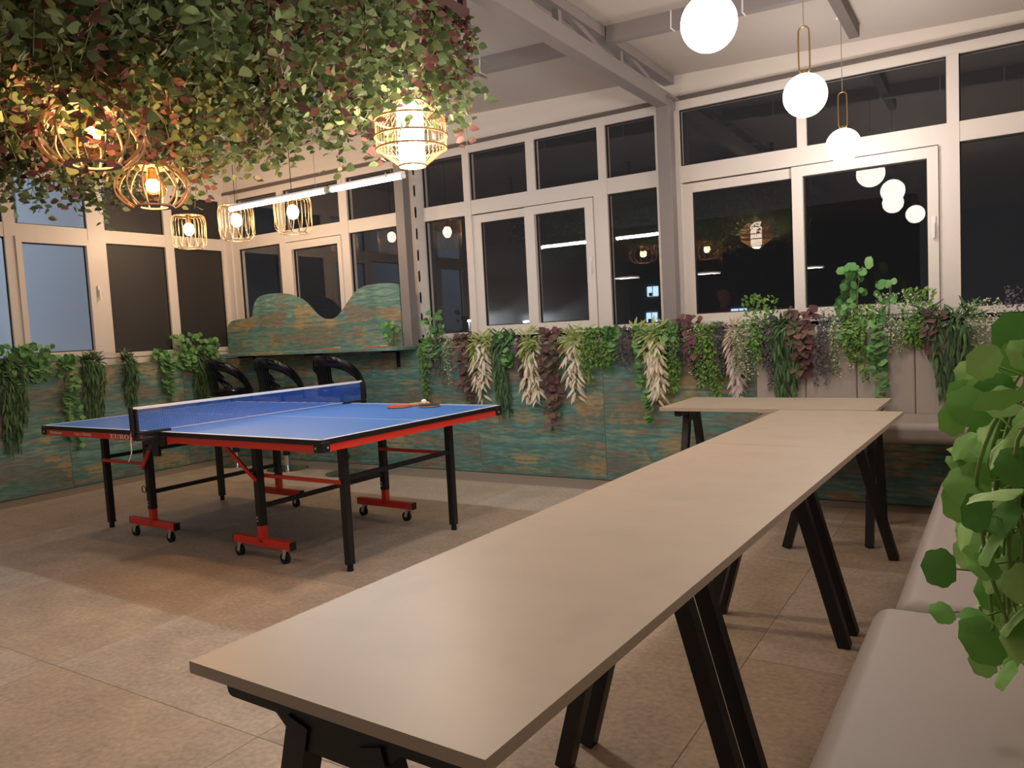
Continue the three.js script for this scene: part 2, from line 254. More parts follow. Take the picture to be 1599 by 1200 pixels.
// ---------------------------------------------------------------- table tennis
const TT = { x: 3.10826, z: 2.12163, a: -0.030433 };
{
  const t = thing('table_tennis_table', 'blue table tennis table with red apron and black legs on castors', 'table', [TT.x, 0, TT.z], TT.a);
  const H = 0.76;
  for (const s of [-1, 1]) {
    const top = mesh('table_half', rbox(1.366, 0.02, 1.521, 0.002, s * 0.6855, H - 0.01, 0, 1), M.blue, t);
    mesh('white_line', [box(1.366, 0.0012, 0.02, s * 0.6855, H + 0.0004, 0.752), box(1.366, 0.0012, 0.02, s * 0.6855, H + 0.0004, -0.752), box(0.02, 0.0012, 1.521, s * 1.36, H + 0.0004, 0), box(1.366, 0.001, 0.004, s * 0.6855, H + 0.0003, 0)], M.white, top);
    mesh('rim', [box(1.37, 0.024, 0.006, s * 0.6855, H - 0.013, 0.7635), box(1.37, 0.024, 0.006, s * 0.6855, H - 0.013, -0.7635), box(0.006, 0.024, 1.53, s * 1.371, H - 0.013, 0)], M.black, top);
    mesh('apron', [box(1.34, 0.038, 0.018, s * 0.6855, H - 0.044, 0.752), box(1.34, 0.038, 0.018, s * 0.6855, H - 0.044, -0.752), box(0.018, 0.038, 1.5, s * 1.358, H - 0.044, 0), box(0.018, 0.038, 1.5, s * 0.02, H - 0.044, 0)], M.red, top);
    for (const q of [-1, 1]) {
      const cb = mesh('corner_guard', rbox(0.06, 0.055, 0.06, 0.008, s * 1.347, H - 0.036, q * 0.739), M.black, t);
      mesh('bolt', [cyl(0.006, 0.006, 0.066, 0, 0, 0, 10).rotateX(Math.PI / 2).translate(s * 1.337, H - 0.04, q * 0.739), cyl(0.006, 0.006, 0.066, 0, 0, 0, 10).rotateZ(Math.PI / 2).translate(s * 1.347, H - 0.04, q * 0.729)], M.steel, cb);
      // outer leg
      const lg = mesh('leg', rbox(0.042, H - 0.06 - 0.035, 0.042, 0.004, s * 1.18, (H - 0.06 + 0.035) / 2, q * 0.45, 1), M.black, t);
      mesh('foot', cyl(0.016, 0.018, 0.036, s * 1.18, 0.018, q * 0.45, 14), M.rubber, lg);
      // wheel leg
      const wl = mesh('wheel_leg', rbox(0.045, H - 0.06 - 0.2, 0.045, 0.004, s * 0.55, (H - 0.06 + 0.2) / 2, q * 0.51, 1), M.black, t);
      mesh('bolt', [0.25, 0.23].map(y => cyl(0.006, 0.006, 0.052, 0, 0, 0, 8).rotateX(Math.PI / 2).translate(s * 0.55 - 0.008, y, q * 0.51)), M.steel, wl);
      const tf = mesh('wheel_foot', [rbox(0.04, 0.1, 0.04, 0.003, s * 0.55, 0.15, q * 0.51, 1), rbox(0.5, 0.045, 0.04, 0.003, s * 0.55, 0.105, q * 0.51, 1)], M.red, t);
      for (const e of [-0.252, 0.252]) mesh('end_cap', box(0.006, 0.046, 0.041, s * 0.55 + e, 0.105, q * 0.51), M.black, tf);
      for (const e of [-0.2, 0.2]) {
        const wx = s * 0.55 + e - 0.014, c = mesh('castor', [cyl(0.032, 0.032, 0.022, 0, 0, 0, 20).rotateX(Math.PI / 2).translate(wx, 0.032, q * 0.51 + 0.004)], M.rubber, t);
        mesh('castor_fork', [bar(V(wx + 0.018, 0.084, q * 0.51 + 0.019), V(wx, 0.03, q * 0.51 + 0.019), 0.022, 0.003), bar(V(wx + 0.018, 0.084, q * 0.51 - 0.011), V(wx, 0.03, q * 0.51 - 0.011), 0.022, 0.003), box(0.036, 0.004, 0.036, wx + 0.016, 0.081, q * 0.51 + 0.004)], M.steel, c);
      }
      mesh('link_bar', bar(V(s * 1.18, 0.485, q * 0.48), V(s * 0.55, 0.485, q * 0.48), 0.02, 0.012), M.red, t);
      mesh('folding_brace', bar(V(s * 0.57, 0.47, q * 0.545), V(s * (s < 0 ? 0.40 : 0.25), H - 0.06, q * 0.545), 0.022, 0.012), M.red, t);
    }
    mesh('cross_bar', bar(V(s * 1.18, 0.5, -0.45), V(s * 1.18, 0.5, 0.45), 0.025, 0.025), M.black, t);
    mesh('cross_bar', bar(V(s * 0.55, 0.31, -0.51), V(s * 0.55, 0.31, 0.51), 0.025, 0.025), M.black, t);
  }
  for (const q of [-1, 1]) mesh('hinge_plate', [rbox(0.2, 0.05, 0.03, 0.004, -0.02, H - 0.05, q * 0.77), box(0.06, 0.09, 0.02, -0.03, H - 0.1, q * 0.76)], M.black, t);
  mesh('lock_ring', new THREE.TorusGeometry(0.022, 0.003, 6, 20).translate(-0.59, 0.33, 0.535), M.black, t);
  // print on the apron
  const cv = document.createElement('canvas'); cv.width = 2048; cv.height = 64; const c = cv.getContext('2d'); c.fillStyle = '#e83c2c'; c.fillRect(0, 0, 2048, 64); c.fillStyle = '#f6f1ea';
  const print = (font, text, x, y, w) => { c.font = font; c.save(); c.translate(x, y); c.scale(w / c.measureText(text).width, 1); c.fillText(text, 0, 0); c.restore(); };
  print('bold italic 46px serif', 'Damson', 64, 46, 258); print('42px sans-serif', 'TABLE', 586, 47, 160); print('bold 42px sans-serif', 'TENNIS', 760, 47, 190); print('bold 66px serif', 'EURO', 1322, 55, 362);
  const ct = new THREE.CanvasTexture(cv); ct.colorSpace = THREE.SRGBColorSpace;
  mesh('apron_print', new THREE.PlaneGeometry(1.22, 0.036).translate(-0.70, H - 0.044, 0.7618), std(0xffffff, 0.4, 0, { map: ct }), t);
}
{
  const n = thing('table_tennis_net', 'blue table tennis net with a white tape and black posts', 'net', [TT.x, 0.762, TT.z], TT.a), hw = 0.905;
  const bars = []; // a real mesh of threads
  for (let y = 0.012; y < 0.138; y += 0.0105) bars.push(box(2 * hw, 0.0022, 0.0022, 0, y, 0).rotateY(Math.PI / 2));
  for (let z = -hw; z <= hw; z += 0.0105) bars.push(box(0.0022, 0.135, 0.0022, 0, 0.0725, z));
  const net = mesh('netting', bars, std(0x3468c8, 0.7), n); net.userData.kind = 'stuff';
  mesh('tape', rbox(0.008, 0.016, 2 * hw, 0.002, 0, 0.147, 0, 1), M.white, n);
  mesh('bottom_cord', rod(V(0, 0.008, -hw), V(0, 0.008, hw), 0.002), M.white, n);
  for (const q of [-1, 1]) {
    const p = mesh('post', [rbox(0.022, 0.17, 0.02, 0.004, 0, 0.074, q * 0.912), rbox(0.04, 0.13, 0.014, 0.004, 0.01, 0.08, q * 0.895)], M.blackMatte, n);
    mesh('clamp', [box(0.05, 0.012, 0.2, 0.012, 0.006, q * 0.8), box(0.05, 0.012, 0.16, 0.012, -0.03, q * 0.82), box(0.05, 0.045, 0.012, 0.012, -0.013, q * 0.9)], M.black, p);
    mesh('clamp_screw', [cyl(0.006, 0.006, 0.06, 0.012, -0.06, q * 0.83, 8), cyl(0.014, 0.014, 0.01, 0.012, -0.092, q * 0.83, 12)], M.black, p);
  }
  mesh('tension_cord', tube([V(0, 0.02, 0.92), V(-0.005, -0.04, 0.925), V(0.0, -0.1, 0.93), V(-0.02, -0.15, 0.94)], 0.003, 20, 5), M.white, n);
}
function paddle(label, pos, turn, blade, tilt = 0, grp) {
  const t = thing('table_tennis_paddle', label, 'paddle', pos, turn, grp);
  const sh = new THREE.Shape(); sh.moveTo(-0.03, -0.075); sh.bezierCurveTo(-0.085, -0.05, -0.09, 0.075, 0, 0.082); sh.bezierCurveTo(0.09, 0.075, 0.085, -0.05, 0.03, -0.075); sh.closePath();
  const ex = (d, y) => new THREE.ExtrudeGeometry(sh, { depth: d, bevelEnabled: false, curveSegments: 16 }).rotateX(-Math.PI / 2).translate(0, y, 0);
  mesh('blade', ex(0.006, 0.004), M.handle, t); mesh('rubber', ex(0.004, 0.0101), blade, t); mesh('rubber', ex(0.0039, 0), M.paddleBlack, t);
  mesh('handle', rbox(0.028, 0.022, 0.1, 0.008, 0, 0.011, 0.115), M.handle, t);
  return t;
}
paddle('red rubber paddle lying on the blue table', [3.82, 0.7612, 1.60], Math.PI - 0.55, M.paddleRed);
paddle('black rubber paddle lying on the blue table beside the red one', [4.02, 0.7612, 1.53], Math.PI + 0.75, M.paddleBlack);
tag(mesh('table_tennis_ball', new THREE.SphereGeometry(0.02, 20, 14).translate(3.905, 0.7815, 1.44), M.white), 'small white table tennis ball lying beside the black paddle', 'ball');
paddle('red paddle left flat on the bar counter near the middle stool', [1.72, 1.1385, 0.12], 1.4, M.paddleRed);
paddle('pale handled paddle left flat on the bar counter beside the column', [2.28, 1.1385, 0.12], 1.75, M.paddleRed);

// ---------------------------------------------------------------- trestle tables
function makeTable() {
  const t = thing('trestle_table', '', 'table', [0, 0, 0], 0, 'beige trestle tables'), H = 0.735;
  mesh('tabletop', metreUV(box(0.6, 0.02, 1.1786, 0, H - 0.01, 0), 1.2), M.laminate, t);
  for (const s of [-1, 1]) {
    const z = s > 0 ? 0.542 : -0.5;
    const b = new THREE.Shape(); b.moveTo(-0.25, 0); b.lineTo(0.25, 0); b.lineTo(0.25, -0.025); b.quadraticCurveTo(0.25, -0.04, 0.235, -0.04); b.lineTo(0.13, -0.04); b.lineTo(0.075, -0.085); b.lineTo(-0.075, -0.085); b.lineTo(-0.13, -0.04); b.lineTo(-0.235, -0.04); b.quadraticCurveTo(-0.25, -0.04, -0.25, -0.025); b.closePath();
    mesh('cross_beam', new THREE.ExtrudeGeometry(b, { depth: 0.03, bevelEnabled: false }).translate(0, H - 0.02, z - 0.015), M.black, t);
    for (const q of [-1, 1]) {
      const a = V(q * 0.075, H - 0.06, z), f = V(q * 0.262, 0.0, z + s * 0.0);
      const d = f.clone().sub(a), e = a.clone().addScaledVector(d, (a.y - 0.004) / a.y);
      mesh('leg', bar(a, e, 0.045, 0.04), M.black, t);
    }
  }
  return t;
}
{
  const t0 = makeTable();
  const spots = [[6.41, 4.225, -0.035, 'beige trestle table at the free end of the long row'], [6.4512, 3.0467, -0.035, 'beige trestle table in the middle of the long row beside the bench'], [6.4965, 1.866, -0.04, 'beige trestle table of the row pushed against the crosswise table'], [6.105, 0.93, Math.PI / 2 - 0.02, 'beige trestle table set crosswise at the end of the row, near the window bench']];
  spots.forEach(([x, z, a, l], i) => { const t = i ? t0.clone() : t0; t.userData = { label: l, category: 'table', group: 'beige trestle tables' }; if (i) { t.name = numbered('trestle_table'); scene.add(t); } t.position.set(x, i === 3 ? -0.001 : 0, z); t.rotation.y = a; });
}
// ---------------------------------------------------------------- bench along the back wall and the right wall
{
  const b = thing('corner_bench', 'corner bench frame with teal base and grey channelled upholstered backs', 'bench', [0, 0, 0]);
  mesh('base', metreUV(span(5.86, 7.7, 0, 0.455, 0.004, 0.15), 2.4, 0.5, 0.2), M.teal, b);
  mesh('base', metreUV(span(7.42, 7.7, 0, 0.455, 0.15, 5.4), 2.4, 0.1, 0.6), M.teal, b);
  mesh('fascia', metreUV(span(5.86, 7.2, 0.385, 0.455, 0.15, 0.36), 2.4, 0.3, 0.9), M.teal, b);
  mesh('fascia', metreUV(span(7.22, 7.42, 0.385, 0.455, 0.3, 5.4), 2.4, 0.6, 0.9), M.teal, b);
  const back = b, back2 = b;
  const xs = [5.792, 6.12, 6.44, 6.78, 7.09, 7.25, 7.46];
  for (let i = 0; i + 1 < xs.length; i++) mesh('channel', rbox(xs[i + 1] - xs[i] - 0.002, 0.56, 0.09, 0.012, (xs[i] + xs[i + 1]) / 2, 0.84, 0.05, 3), M.backPad, back);
  for (let i = 0; i < 16; i++) mesh('channel', rbox(0.1, 0.56, 0.328, 0.012, 7.52, 0.84, 0.28 + 0.33 * i, 3), M.backPad, back2);
  mesh('back_box', metreUV(span(7.56, 7.7, 0.455, 1.12, 0.1, 5.6), 2.4, 0.2, 0.3), M.teal, back2);
  tag(mesh('seat_cushion', rbox(1.62, 0.125, 0.5, 0.045, 6.65, 0.5205, 0.352, 5), M.leather), 'grey leather bench cushion along the window wall', 'cushion');
  const L = ['grey leather bench cushion in the corner, joining the window bench', 'grey leather bench cushion beside the middle of the table row', 'grey leather bench cushion beside the free end of the tables'];
  [[0.61, 2.11], [2.115, 3.655], [3.66, 5.25]].forEach(([z0, z1], i) => {
    const zc = (z0 + z1) / 2, xe = 7.075 - 0.035 * (zc - 1.2);
    const w = 7.465 - xe, c = mesh('seat_cushion', rbox(w, 0.125, z1 - z0, 0.045, 0, 0, 0, 5), M.leather);
    c.position.set(xe + w / 2, 0.5205, zc); c.rotation.y = -0.012; tag(c, L[i], 'cushion', 'bench cushions along the right wall');
  });
}
// ---------------------------------------------------------------- lamps
const globeLabels = ['white globe pendant lamp over the free end of the table row', 'white globe pendant lamp over the middle of the table row', 'white globe pendant lamp nearest the window above the crosswise table', 'white globe pendant lamp above the seat end of the row, beside the leafy plant'];
[[6.342, 2.31, 2.71], [6.452, 2.28, 1.6], [6.428, 2.262, 0.36], [6.45, 2.3, 3.9]].forEach(([x, y, z], i) => {
  const t = thing('globe_pendant', globeLabels[i], 'pendant lamp', [x, y, z], 0, 'white globe pendant lamps');
  mesh('globe', new THREE.SphereGeometry(0.1, 40, 28), M.globe, t);
  const loop = []; for (let k = 0; k < 24; k++) { const a = k / 24 * Math.PI * 2, s = Math.sin(a), c = Math.cos(a); loop.push(V(0.024 * c, 0.21 + (s > 0 ? 0.085 : -0.085) + 0.024 * s, 0)); }
  mesh('loop', tube(loop, 0.004, 80, 6, true), M.brass, t); mesh('cap', cyl(0.014, 0.02, 0.02, 0, 0.105, 0), M.brass, t);
  mesh('cord', rod(V(0, 0.32, 0), V(0, ceilY(x) - y, 0), 0.0025, 6), M.cord, t); mesh('ceiling_rose', cyl(0.03, 0.03, 0.02, 0, ceilY(x) - y - 0.01, 0), M.white, t);
  point(C_GLOBE, P.globe, t, 0, 0, 0, 4);
});
{ // bamboo lantern
  const t = thing('bamboo_lantern', 'lit bamboo lantern pendant with a glowing paper cylinder inside', 'pendant lamp', [4.97, 2.14, 2.74]);
  const rings = [[0.062, -0.13], [0.16, -0.055], [0.165, 0.0], [0.16, 0.075], [0.075, 0.15]];
  for (const [R, y] of rings) mesh('hoop', torus(R, 0.0045, y, 48, 6), M.bamboo, t);
  const n = 44;
  for (let k = 0; k < n; k++) { const a = k / n * Math.PI * 2, c = Math.cos(a), s = Math.sin(a), q = (R, y) => V(R * c, y, R * s); mesh('bamboo_rib', [rod(q(0.062, -0.13), q(0.16, -0.055), 0.0016, 5), rod(q(0.16, -0.055), q(0.16, 0.075), 0.0016, 5), rod(q(0.16, 0.075), q(0.075, 0.15), 0.0016, 5)], M.bamboo, t); }
  mesh('paper_cylinder', new THREE.CylinderGeometry(0.06, 0.06, 0.265, 32, 1, true).translate(0, 0.005, 0), M.paper, t);
  mesh('bulb', new THREE.SphereGeometry(0.03, 16, 12), M.bulb, t);
  mesh('cord', rod(V(0, 0.1, 0), V(0, 0.52, 0), 0.003, 6), M.darkCord, t);
  point(C_LANT, P.lantern, t, 0, -0.09, 0, 3);
  point(C_LANT, P.lantern * 0.5, t, 0, 0.06, 0, 3);
}
function woodPendant(label, [x, y, z], R, turn) {
  const t = thing('wooden_pendant', label, 'pendant lamp', [x, y, z], turn, 'ribbed wooden pendant lamps in the greenery');
  const n = 14, H = R * 0.62;
  for (let k = 0; k < n; k++) {
    const pts = []; for (let i = 0; i <= 10; i++) { const f = i / 10, a = -0.95 + 1.95 * f; pts.push([R * (0.46 + 0.54 * Math.cos(a * 1.35)), H * Math.sin(a * 1.2) * 0.95]); }
    const w = R * 0.085, sh = new THREE.Shape(); pts.forEach((p, i) => i ? sh.lineTo(p[0], p[1]) : sh.moveTo(p[0], p[1])); for (let i = pts.length - 1; i >= 0; i--) sh.lineTo(pts[i][0] - w * (0.7 + 0.3 * Math.sin(i)), pts[i][1]); sh.closePath();
    mesh('wooden_rib', new THREE.ExtrudeGeometry(sh, { depth: 0.006, bevelEnabled: false }).translate(0, 0, -0.003).rotateY(k / n * Math.PI * 2), M.wood, t);
  }
  const ring = (R0, R1, yy, h) => { const s = new THREE.Shape(); s.absarc(0, 0, R1, 0, Math.PI * 2); const ho = new THREE.Path(); ho.absarc(0, 0, R0, 0, Math.PI * 2, true); s.holes.push(ho); return new THREE.ExtrudeGeometry(s, { depth: h, bevelEnabled: false, curveSegments: 32 }).rotateX(-Math.PI / 2).translate(0, yy, 0); };
  mesh('bottom_ring', ring(R * 0.36, R * 0.52, -H * 0.9, 0.008), M.wood, t); mesh('top_plate', ring(0.01, R * 0.5, H * 0.86, 0.008), M.wood, t);
  mesh('socket', cyl(0.02, 0.02, 0.07, 0, H * 0.86 - 0.04, 0), M.brass, t);
  mesh('bulb', new THREE.SphereGeometry(0.035, 20, 16).translate(0, 0.01, 0), M.bulb, t);
  mesh('glass_shade', new THREE.SphereGeometry(R * 0.36, 28, 20), new THREE.MeshPhysicalMaterial({ color: 0xffe2c0, transmission: 1, roughness: 0, thickness: 0, ior: 1.4, side: THREE.DoubleSide }), t);
  mesh('cord', rod(V(0, H * 0.86, 0), V(0, 2.66 - y, 0), 0.003, 6), M.darkCord, t);
  point(C_WARM, P.wood, t, 0, 0.01, 0, 2);
}
woodPendant('larger lit ribbed wooden pendant lamp half hidden in the hanging greenery', [4.1, 2.115, 3.72], 0.205, 0.2);
woodPendant('lit ribbed wooden pendant lamp in the greenery, behind the larger one', [3.5, 2.08, 3.06], 0.185, 0.5);
{
  const labels = ['gold wire cage pendant lamp over the stool beside the left wall', 'gold wire cage pendant lamp over the middle bar stool', 'gold wire cage pendant lamp over the stool next to the grey column'];
  [[0.64, 2.335, 0.8], [1.36, 2.335, 0.82], [2.13, 2.31, 0.85]].forEach(([x, y, z], i) => {
    const t = thing('wire_pendant', labels[i], 'pendant lamp', [x, y, z], i * 0.7, 'gold wire pendant lamps over the bar');
    const R = 0.155, n = 26;
    for (let k = 0; k < n; k++) { const a = k / n * Math.PI * 2, b = a + (k % 2 ? 0.1 : -0.1), q = (r, y2, an) => V(r * Math.cos(an), y2, r * Math.sin(an)); mesh('wire', tube([q(0.03, 0.16, a), q(R * 0.9, 0.155, a), q(R, 0.12, a), q(R, -0.02, a), q(R * 0.98, -0.11, b), q(R * 0.72, -0.15, b)], 0.0022, 18, 4), M.gold, t); }
    mesh('hoop', torus(R * 0.72, 0.003, -0.15, 36, 5), M.gold, t); mesh('hoop', torus(R * 0.9, 0.003, 0.155, 36, 5), M.gold, t);
    mesh('socket', cyl(0.02, 0.02, 0.07, 0, 0.12, 0), M.brass, t); mesh('bulb', new THREE.SphereGeometry(0.05, 20, 16).scale(1, 1.25, 1).translate(0, 0.03, 0), M.bulb, t);
    mesh('cord', rod(V(0, 0.15, 0), V(0, ceilY(x) - y, 0), 0.003, 6), M.darkCord, t);
    point(C_WARM, P.wire, t, 0, 0.04, 0, 2);
  });
}
{ // hung LED tubes over the table
  const parts = [[2.655, 3.615, 'long lit white tube lamp hung over the table tennis table'], [3.64, 4.25, 'shorter lit white tube lamp hung end to end with the long tube']];
  for (const [x0, x1, l] of parts) {
    const t = thing('tube_lamp', l, 'tube lamp', [(x0 + x1) / 2, 2.185, 1.925], 0, 'white tube lamps over the table');
    const len = x1 - x0;
    mesh('housing', box(len, 0.014, 0.02, 0, 0.02, 0), M.white, t);
    mesh('tube', cyl(0.015, 0.015, len - 0.03, 0, 0, 0, 14).rotateZ(Math.PI / 2), M.led, t);
    for (const e of [-1, 1]) mesh('end_cap', cyl(0.0165, 0.0165, 0.016, 0, 0, 0, 14).rotateZ(Math.PI / 2).translate(e * (len / 2 - 0.008), 0, 0), M.white, t);
    mesh('wire', [rod(V(-len / 2 + 0.1, 0.03, 0), V(-len / 2 + 0.1, ceilY(x0) - 2.185, 0), 0.0015, 5), rod(V(len / 2 - 0.1, 0.03, 0), V(len / 2 - 0.1, ceilY(x1) - 2.185, 0), 0.0015, 5)], M.cord, t);
    for (const [y, z, q] of [[-0.018, 0, 0], [0, -0.018, 1.25], [0, 0.018, -1.25]]) { const a = new THREE.RectAreaLight(C_LED, P.led * (q ? 0.7 : 1), len - 0.03, 0.026); a.position.set(0, y, z); a.rotation.x = -Math.PI / 2 + q; t.add(a); }
  }
}
[[1.95, 2.0, 6.1], [3.13, 2.0, 6.76], [4.6, 2.0, 7.6]].forEach(([x, y, z], i) => {
  const label = ['flat white disc pendant lamp mirrored beside the truss column, nearer the left wall', 'flat white disc pendant lamp mirrored half behind the truss column', 'flat white disc pendant lamp mirrored above the person in red'][i];
  const t = thing('disc_pendant', label, 'pendant lamp', [x, y, z], 0, 'white disc pendant lamps behind the viewpoint');
  mesh('shade', cyl(0.02, 0.215, 0.05, 0, 0.035, 0, 40), M.white, t); mesh('diffuser', cyl(0.21, 0.21, 0.012, 0, 0.004, 0, 40), M.disc, t);
  mesh('cord', rod(V(0, 0.06, 0), V(0, ceilY(x) - y, 0), 0.003, 6), M.darkCord, t);
  const l = new THREE.RectAreaLight(new THREE.Color(1, 0.95, 0.88), P.disc * 5, 0.36, 0.36); l.position.set(0, -0.01, 0); l.rotation.x = -Math.PI / 2; t.add(l);
});
// ---------------------------------------------------------------- foliage
function leafGeo(kind) {
  const pos = [], idx = [];
  if (kind === 'ovate' || kind === 'wide') {
    const w = kind === 'wide' ? 0.42 : 0.31, rows = [[0.16, 0.62], [0.42, 1], [0.72, 0.66]]; pos.push(0, 0, 0);
    for (const [t, k] of rows) pos.push(-w * k, t, 0.09 * k - 0.12 * t * t, 0, t, -0.12 * t * t, w * k, t, 0.09 * k - 0.12 * t * t);
    pos.push(0, 1, -0.14); idx.push(0, 2, 1, 0, 3, 2);
    for (let r = 0; r < 2; r++) { const a = 1 + r * 3, b = a + 3; idx.push(a, a + 1, b + 1, a, b + 1, b, a + 1, a + 2, b + 2, a + 1, b + 2, b + 1); }
    idx.push(7, 8, 10, 8, 9, 10);
  } else if (kind === 'narrow') { const w = 0.085; pos.push(0, 0, 0, -w, 0.3, 0.02, w, 0.3, 0.02, -w * 0.8, 0.65, -0.05, w * 0.8, 0.65, -0.05, 0, 1, -0.16); idx.push(0, 2, 1, 1, 2, 4, 1, 4, 3, 3, 4, 5); }
  else if (kind === 'bit') { pos.push(0, 0, 0, -0.28, 0.5, 0.1, 0.28, 0.5, 0.1, 0, 1, 0); idx.push(0, 2, 1, 1, 2, 3); }
  else { // fan: scalloped round leaf
    const n = 18; pos.push(0, 0.0, 0, 0, 0.42, 0.05);
    for (let i = 0; i <= n; i++) { const a = -2.5 + 5.0 * i / n, R = 0.5 * (1 + 0.06 * Math.cos(a * 7)); pos.push(Math.sin(a) * R * 1.15, 0.42 + Math.cos(a) * R, -0.05 + 0.05 * Math.cos(a * 3)); }
    for (let i = 0; i < n; i++) idx.push(1, 2 + i + 1, 2 + i); idx.push(0, 1, 2, 0, 2 + n, 1);
  }
  const g = new THREE.BufferGeometry(); g.setAttribute('position', new THREE.Float32BufferAttribute(pos, 3)); g.setIndex(idx); g.computeVertexNormals(); return g;
}
const LEAF = {}; for (const k of ['ovate', 'wide', 'narrow', 'bit', 'fan']) LEAF[k] = leafGeo(k);
const leafMatCache = new Map();
function leafMat(hex) { if (!leafMatCache.has(hex)) leafMatCache.set(hex, new THREE.MeshPhysicalMaterial({ color: hex, roughness: 0.75, transmission: 0.22, thickness: 0, ior: 1.35, side: THREE.DoubleSide })); return leafMatCache.get(hex); }
const vertexLeaf = new THREE.MeshPhysicalMaterial({ color: 0xffffff, vertexColors: true, roughness: 0.75, transmission: 0.22, thickness: 0, ior: 1.35, side: THREE.DoubleSide });
function leafMatrix(p, dir, out, size, wide = 1) { const y = dir.clone().normalize(); let z = out.clone().addScaledVector(y, -out.dot(y)); if (z.lengthSq() < 1e-6) z = V(0.3, 0.2, 1); z.normalize(); const x = y.clone().cross(z).normalize(); z = x.clone().cross(y); return new THREE.Matrix4().makeBasis(x, y, z).scale(V(size * wide, size, size)).setPosition(p); }
class Foliage {
  constructor() { this.pos = []; this.col = []; this.idx = []; }
  add(kind, m, hex) { const g = LEAF[kind], p = g.attributes.position, b = this.pos.length / 3, c = new THREE.Color(hex), v = V(); for (let i = 0; i < p.count; i++) { v.fromBufferAttribute(p, i).applyMatrix4(m); this.pos.push(v.x, v.y, v.z); this.col.push(c.r, c.g, c.b); } for (const i of g.index.array) this.idx.push(b + i); }
  build(name, parent) { const g = new THREE.BufferGeometry(); g.setAttribute('position', new THREE.Float32BufferAttribute(this.pos, 3)); g.setAttribute('color', new THREE.Float32BufferAttribute(this.col, 3)); g.setIndex(this.idx); g.computeVertexNormals(); const m = mesh(name, g, vertexLeaf, parent); m.userData.kind = 'stuff'; return m; }
}
function leafPart(kind, m, hex, parent) { const o = shade(new THREE.Mesh(LEAF[kind], leafMat(hex))); o.name = 'leaf'; o.applyMatrix4(m); parent.add(o); }
// species: leaf kind, leaf size, spacing along the strand, how much leaves follow the strand, colours, parts or joined
const SPEC = {
  ivy: { leaf: 'fan', size: [0.036, 0.058], step: 0.017, follow: 0.25, cols: [0x74a866, 0x64995a, 0x88b876, 0x528650], parts: true, strands: 4, spread: 0.14, jitter: 0.035, mound: 42 },
  willow: { leaf: 'narrow', size: [0.07, 0.11], step: 0.009, follow: 0.72, cols: [0x56754f, 0x486645, 0x668658, 0x3e593d], parts: false, strands: 7, spread: 0.15, jitter: 0.02, mound: 34 },
  cream: { leaf: 'narrow', size: [0.08, 0.12], step: 0.0125, follow: 0.5, cols: [0xf0e6d2, 0xe4d6bc, 0xf6f0e2], topCols: [0x9fb268, 0xbcc686], parts: true, strands: 4, spread: 0.13, jitter: 0.03, mound: 16, fat: 1.25 },
  pink: { leaf: 'narrow', size: [0.07, 0.11], step: 0.0125, follow: 0.52, cols: [0xe2d4d0, 0xd2bfc2, 0xeae0d6], topCols: [0xc9b7a0], parts: true, strands: 4, spread: 0.12, jitter: 0.02, mound: 6, fat: 1.25 },
  white: { leaf: 'bit', size: [0.01, 0.02], step: 0.0045, follow: 0.2, cols: [0xd9e0cc, 0x7f9a68, 0x98ad80, 0xe8eadf, 0x6d8a58], parts: false, strands: 8, spread: 0.17, jitter: 0.03, mound: 220 },
  coleus: { leaf: 'wide', size: [0.05, 0.075], step: 0.03, follow: 0.4, cols: [0x765056, 0x65464e, 0x86625c, 0x78705a], parts: true, strands: 4, spread: 0.13, jitter: 0.03, mound: 22 },
  lav: { leaf: 'bit', size: [0.014, 0.028], step: 0.0055, follow: 0.45, cols: [0x6a6074, 0x544d60, 0x7d7288, 0x5c6258], parts: false, strands: 5, spread: 0.08, jitter: 0.015, mound: 90 },
  magenta: { leaf: 'bit', size: [0.014, 0.026], step: 0.005, follow: 0.45, cols: [0x6d2f55, 0x7d3a62, 0x56284a], parts: false, strands: 4, spread: 0.06, jitter: 0.015, mound: 10 },
  fern: { leaf: 'bit', size: [0.02, 0.042], step: 0.0055, follow: 0.5, cols: [0x5d8a3c, 0x4b7634, 0x75a04c, 0x86a857], parts: false, strands: 7, spread: 0.14, jitter: 0.03, mound: 150 },
};
